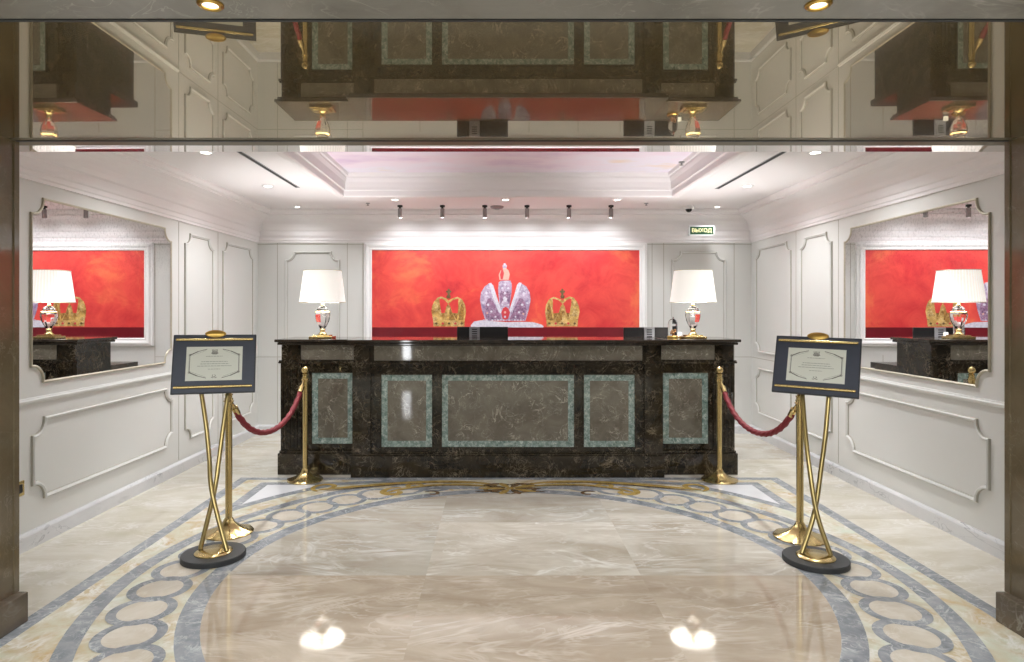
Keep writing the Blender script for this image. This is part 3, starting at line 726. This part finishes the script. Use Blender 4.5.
# ------------------------------------------------------------------ table lamps
def lamp(x, label):
    t = thing('table_lamp', label, 'lamp', (x, 5.87, 1.20), group='table lamps')
    b = B(); box(b, -.105, .105, -.075, .075, 0, .022); box(b, -.075, .075, -.06, .06, .022, .034); link('base', b, 'brass', t, bevel=.004)
    link('foot', lathe(B(), [(.040, .034), (.040, .042), (.030, .05), (.023, .060), (.021, .075), (.028, .082), (.024, .088)], 28), 'brass', t, smooth=True)
    ur = [(.0001, .088), (.022, .09), (.030, .105), (.045, .13), (.060, .165), (.068, .20), (.069, .222), (.064, .236)]
    link('crystal_body', lathe(B(), ur, 16, flute=lambda a, z: 1+.03*math.cos(8*a)), 'crystal', t, smooth=False)
    link('collar', lathe(B(), [(.064, .236), (.070, .240), (.064, .248), (.05, .252)], 24), 'brass', t, smooth=True)
    link('crystal_shoulder', lathe(B(), [(.05, .252), (.052, .262), (.042, .282), (.022, .296), (.014, .305)], 16), 'crystal', t)
    link('stem', lathe(B(), [(.014, .300), (.016, .306), (.010, .318), (.010, .345), (.018, .35), (.018, .39), (.0001, .392)], 20), 'brass', t, smooth=True)
    r0, r1, z0, z1 = .202, .166, .330, .618
    n = 96
    b = B(); rings = []
    for r, z in ((r0+.002, z0), (r0, z0+.004), (r1, z1-.004), (r1+.002, z1), (r1-.003, z1), (r1-.004, z1-.006), (r0-.005, z0+.004), (r0-.003, z0)):
        rings.append([b.verts.new(((r*(1+.006*(i % 2)))*math.cos(2*PI*i/n), (r*(1+.006*(i % 2)))*math.sin(2*PI*i/n), z)) for i in range(n)])
    for k in range(len(rings)):
        A, Bq = rings[k], rings[(k+1) % len(rings)]
        for i in range(n): b.faces.new((A[i], A[(i+1)%n], Bq[(i+1)%n], Bq[i]))
    sh = link('lamp_shade', b, 'shade', t, smooth=True)
    for z, r in ((z0, r0+.004), (z1, r1+.004)):
        b = B(); tube(b, [(r*math.cos(2*PI*i/48), r*math.sin(2*PI*i/48), z) for i in range(49)], .003, 6, False)
        link('shade_trim', b, 'gilt', sh, smooth=True)
    b = B()
    for k in range(3):
        a = 2*PI*k/3+.3; tube(b, [(.012*math.cos(a), .012*math.sin(a), .38), ((r0-.01)*math.cos(a), (r0-.01)*math.sin(a), z0+.012)], .002, 6)
    link('shade_spider', b, 'brass', t)
    light('bulb', 'POINT', (0, 0, .47), P_LAMP, t, color=(.99, .97, .97), shadow_soft_size=.035)
    return t
lamp((322.5-497)/109.9, 'table lamp with pleated white shade on the left end of the counter')
lamp((693-497)/109.9, 'table lamp with pleated white shade on the right end of the counter')

# glass dome with a small ornament beside the right lamp
t = thing('glass_cloche', 'small clear glass dome over a brown ornament beside the right lamp', 'ornament', ((672-497)/106, 6.06, 1.20))
link('base', lathe(B(), [(.052, 0), (.052, .012), (.046, .018), (.0001, .018)], 28), 'brassd', t, smooth=True)
link('dome', lathe(B(), [(.044, .018), (.044, .12), (.041, .145), (.030, .165), (.014, .176), (.008, .18), (.011, .188), (.0001, .196)], 28), 'glass', t, smooth=True)
b = B()
for k in range(9):
    a = k*2.4; r = .008+.010*(k % 3)/2
    sphere(b, (r*math.cos(a), r*math.sin(a), .034+.005*k), .009, 1, n=5)
tube(b, [(0, 0, .018), (0, 0, .04)], .006, 8)
M['driedbrown'] = plain('brown_dried_flower', (.36, .17, .06), .7, var=.4, scale=60)
link('dried_flower', b, 'driedbrown', t, smooth=True)
t = thing('card_holder', 'small dark card stand on the counter just left of the right lamp', 'card holder', ((682-497)/107, 6.12, 1.20))
b = B(); box(b, -.025, .025, -.012, .012, 0, .008); link('base', b, 'black', t, bevel=.002)
b = B(); box(b, -.022, .022, .0, .004, .008, .05); link('card', b, 'paper', t)

# ------------------------------------------------------------------ rope stanchions
def stanchion(x, y, label, r=.155, base='bell', h=.97, a0=0):
    t = thing('rope_stanchion', label, 'stanchion', (x, y, 0), rotz=a0, group='brass rope stanchions')
    prof = [(r, 0), (r, .008), (r*.98, .013), (r*.80, .022), (r*.55, .036), (r*.36, .056), (r*.24, .075), (r*.20, .09), (.026, .098)]
    link('base', lathe(B(), prof, 56, flute=lambda a, z: 1+(.05*math.cos(6*a) if .012 < z < .08 else 0)), 'brass', t, smooth=True)
    link('pole', lathe(B(), [(.026, .095), (.026, .10), (.0215, .104), (.0215, h-.13), (.027, h-.128), (.027, h-.085), (.0215, h-.083), (.0215, h-.07), (.026, h-.066), (.026, h-.060), (.012, h-.054)], 28), 'brass', t, smooth=True)
    hx = B(); tube(hx, [(.027*math.cos(2*PI*i/16)+0, .027*math.sin(2*PI*i/16), h-.106) for i in range(17)], .006, 8, False); link('hook_ring', hx, 'brass', t, smooth=True)
    b = B(); sphere(b, (0, 0, h-.026), .032, 1); link('ball_finial', b, 'brass', t, smooth=True)
    return t
SBL = (-1.644, 5.53); SBR = (1.906, 5.53); SFL = (-1.755, 4.22); SFR = (1.94, 4.13)
stanchion(*SBL, 'brass rope stanchion in front of the counter\'s left end', .15)
stanchion(*SBR, 'brass rope stanchion in front of the counter\'s right end', .15)
stanchion(*SFL, 'brass rope stanchion right behind the left easel', .155)
stanchion(*SFR, 'brass rope stanchion right behind the right easel', .16)
def rope(a, b_, label):
    za, zb, zm = .85, .83, .55
    t = thing('velvet_rope', label, 'rope', (*a, 0), group='red velvet ropes')
    A = Vector((0, 0, za)); E = Vector((b_[0]-a[0], b_[1]-a[1], zb)); d = (E-A); d.z = 0; dn = d.normalized()
    A2 = A+dn*.040; E2 = E-dn*.040
    pts = []
    n = 140; kc = 2.6
    for i in range(n+1):
        u = i/n; c = math.cosh(kc*(u-.5)*2*.8); c1 = math.cosh(kc*.8)
        p = A2.lerp(E2, u); p.z = za - (za-zm)*(1-(c-1)/(c1-1)); pts.append(p)
    def rf(u): return .0215
    bm = tube(B(), [tuple(p) for p in pts[6:-6]], .020, 18, twist=.75)
    # twisted cord look
    link('cord', bm, 'redvelvet', t, smooth=True)
    for e_, nx in ((pts[0], pts[10]), (pts[-1], pts[-11])):
        bb = tube(B(), [tuple(e_), tuple(e_.lerp(nx, .35)), tuple(e_.lerp(nx, .4)), tuple(e_.lerp(nx, .85))], .02, 14, rf=lambda u: .007 if u < .2 else (.012 if u < .5 else .022))
        link('end_cap', bb, 'brass', t, smooth=True)
    return t
rope(SBL, SFL, 'red velvet rope sagging between the two left stanchions')
rope(SBR, SFR, 'red velvet rope sagging between the two right stanchions')

# ------------------------------------------------------------------ easel signs
def easel(x, y, yaw, tilt, roll, bpos, legs, label, sh=(0, 0)):
    t = thing('easel_sign', label, 'sign stand', (x, y, 0), group='framed notices on brass easels')
    link('base', lathe(B(), [(.172, 0), (.179, .004), (.179, .029), (.175, .034), (.10, .034), (.0001, .034)], 56), 'matte', t, smooth=True)
    link('brass_plate', lathe(B(), [(.106, .034), (.106, .038), (.095, .046), (.0001, .047)], 48), 'brass', t, smooth=True)
    for pl in legs:       # two bowed legs that cross a third of the way up
        P = [Vector(p)+Vector((sh[0], sh[1], 0))*min(1, max(0, (p[2]-.05)/.3)) for p in pl]; pts = []
        for k in range(len(P)-1):       # smooth curve through the measured points
            a, b_, c, d = P[max(0, k-1)], P[k], P[k+1], P[min(len(P)-1, k+2)]
            for q in range(8):
                u = q/8; pts.append(.5*((2*b_)+(c-a)*u+(2*a-5*b_+4*c-d)*u*u+(3*b_-a-3*c+d)*u**3))
        pts.append(P[-1])
        link('leg', tube(B(), [tuple(p) for p in pts], .0135, 12), 'brassleg', t, smooth=True)
    # board, tilted back; hung on the leg tops
    W, H = .242, .188
    b = B(); box(b, -W, W, -.010, .010, -H, H, 0)
    bd = link('notice_board', b, 'navyd', t, bevel=.003)
    bd.rotation_euler = (Matrix.Rotation(yaw, 4, 'Z') @ Matrix.Rotation(tilt, 4, 'X') @ Matrix.Rotation(roll, 4, 'Y')).to_euler()
    bd.location = Vector(bpos)-Vector((x, y, 0))
    b = B(); box(b, -W+.008, W-.008, -.0125, -.010, -H+.008, H-.008); link('blue_face', b, 'navy', bd)
    pw, ph = .163, .108
    b = B(); box(b, -pw, pw, -.0145, -.0125, -ph+.0, ph, 0)
    pp = link('paper', b, 'paper', bd)
    b = B(); Y = -.0152
    def seg(x0, z0, x1, z1, wd, mi=0):
        d = Vector((x1-x0, z1-z0)); d.normalize(); nn = Vector((-d.y, d.x))*wd/2
        quad(b, [(x0+nn.x, Y, z0+nn.y), (x1+nn.x, Y, z1+nn.y), (x1-nn.x, Y, z1-nn.y), (x0-nn.x, Y, z0-nn.y)], mi)
    # ornamental octagonal border with heavier ends
    for sx in (-1, 1):
        seg(sx*.142, -.055, sx*.142, .055, .0035)
        seg(sx*.147, -.050, sx*.147, .050, .0015, 1)
        for sz in (-1, 1):
            seg(sx*.142, sz*.055, sx*.095, sz*.078, .006); seg(sx*.095, sz*.078, sx*.045, sz*.092, .0035)
            seg(sx*.137, sz*.050, sx*.05, sz*.084, .0015, 1)
            for k in range(8):
                a = k*PI/4; seg(sx*.142+.004*math.cos(a), sz*.055+.004*math.sin(a), sx*.142+.008*math.cos(a+.9), sz*.055+.008*math.sin(a+.9), .002)
    # small crest at the top, flourish at the bottom
    for k in range(5): seg(-.012+.006*k, .074, -.016+.008*k, .090, .003)
    seg(-.017, .073, .017, .073, .004); seg(-.02, .066, .02, .066, .006); seg(-.014, .060, .014, .060, .003)
    for sx in (-1, 1):
        seg(0, -.088, sx*.010, -.078, .003); seg(sx*.010, -.078, sx*.004, -.070, .002); seg(sx*.004, -.092, sx*.016, -.088, .003)
    # lines of small print
    rnd = random.Random(3)
    def line(z, x0, x1, h, mi):
        xx = x0
        while xx < x1:
            wd = rnd.uniform(.006, .020); seg(xx, z, min(x1, xx+wd), z, h, mi); xx += wd+.0032
    line(.046, -.05, .05, .0035, 1); line(.012, -.075, .078, .0035, 1); line(-.002, -.08, .085, .0035, 1); line(-.016, -.098, .10, .0035, 0 if False else 1); line(-.036, -.035, .035, .003, 1)
    link('print', b, ['ink', 'inkl'], pp)
    for z in (H-.035, -H+.040):
        b = tube(B(), [(-W+.018, -.020, z), (W-.018, -.020, z)], .0085, 12); link('brass_rail', b, 'brass', bd, smooth=True)
    b = B(); n = 40
    for (rx, rz, y0, y1) in ((.062, .026, -.012, .004),):
        ring = lambda kx, yy: [b.verts.new((rx*kx*math.cos(2*PI*i/n), yy, H+.004+rz*kx*math.sin(2*PI*i/n))) for i in range(n)]
        R = [ring(1, y1), ring(1, y0), ring(.92, y0-.004), ring(.84, y0-.001), ring(.5, y0-.004), ring(.05, y0-.006)]
        for A, Bq in zip(R, R[1:]):
            for i in range(n): b.faces.new((A[i], A[(i+1)%n], Bq[(i+1)%n], Bq[i]))
        b.faces.new(R[0]); b.faces.new(R[-1])
    md = link('oval_medallion', b, 'brassd', bd, smooth=True)
    return t
R_ = math.radians
easel(-1.67, 3.80, R_(17), R_(-17), R_(.3), (-1.775, 4.055, 1.121),
      [[(.085, -.015, .046), (-.024, .04, .36), (-.059, .08, .56), (-.096, .12, .75), (-.153, .175, .96)],
       [(-.085, .015, .046), (-.024, .07, .36), (-.021, .13, .54), (-.022, .19, .72), (-.022, .28, .97)]],
      'left brass easel with a framed notice on a dark blue board', (-.02, .04))
easel(1.843, 3.73, R_(-33), R_(-21.5), R_(1.2), (1.983, 4.009, 1.112),
      [[(.08, -.015, .046), (.026, .04, .265), (.019, .12, .53), (.034, .20, .72), (.066, .31, .97)],
       [(-.075, .015, .046), (.026, .065, .265), (.09, .11, .53), (.13, .14, .72), (.176, .19, .96)]],
      'right brass easel with a framed notice on a dark blue board', (.017, .035))
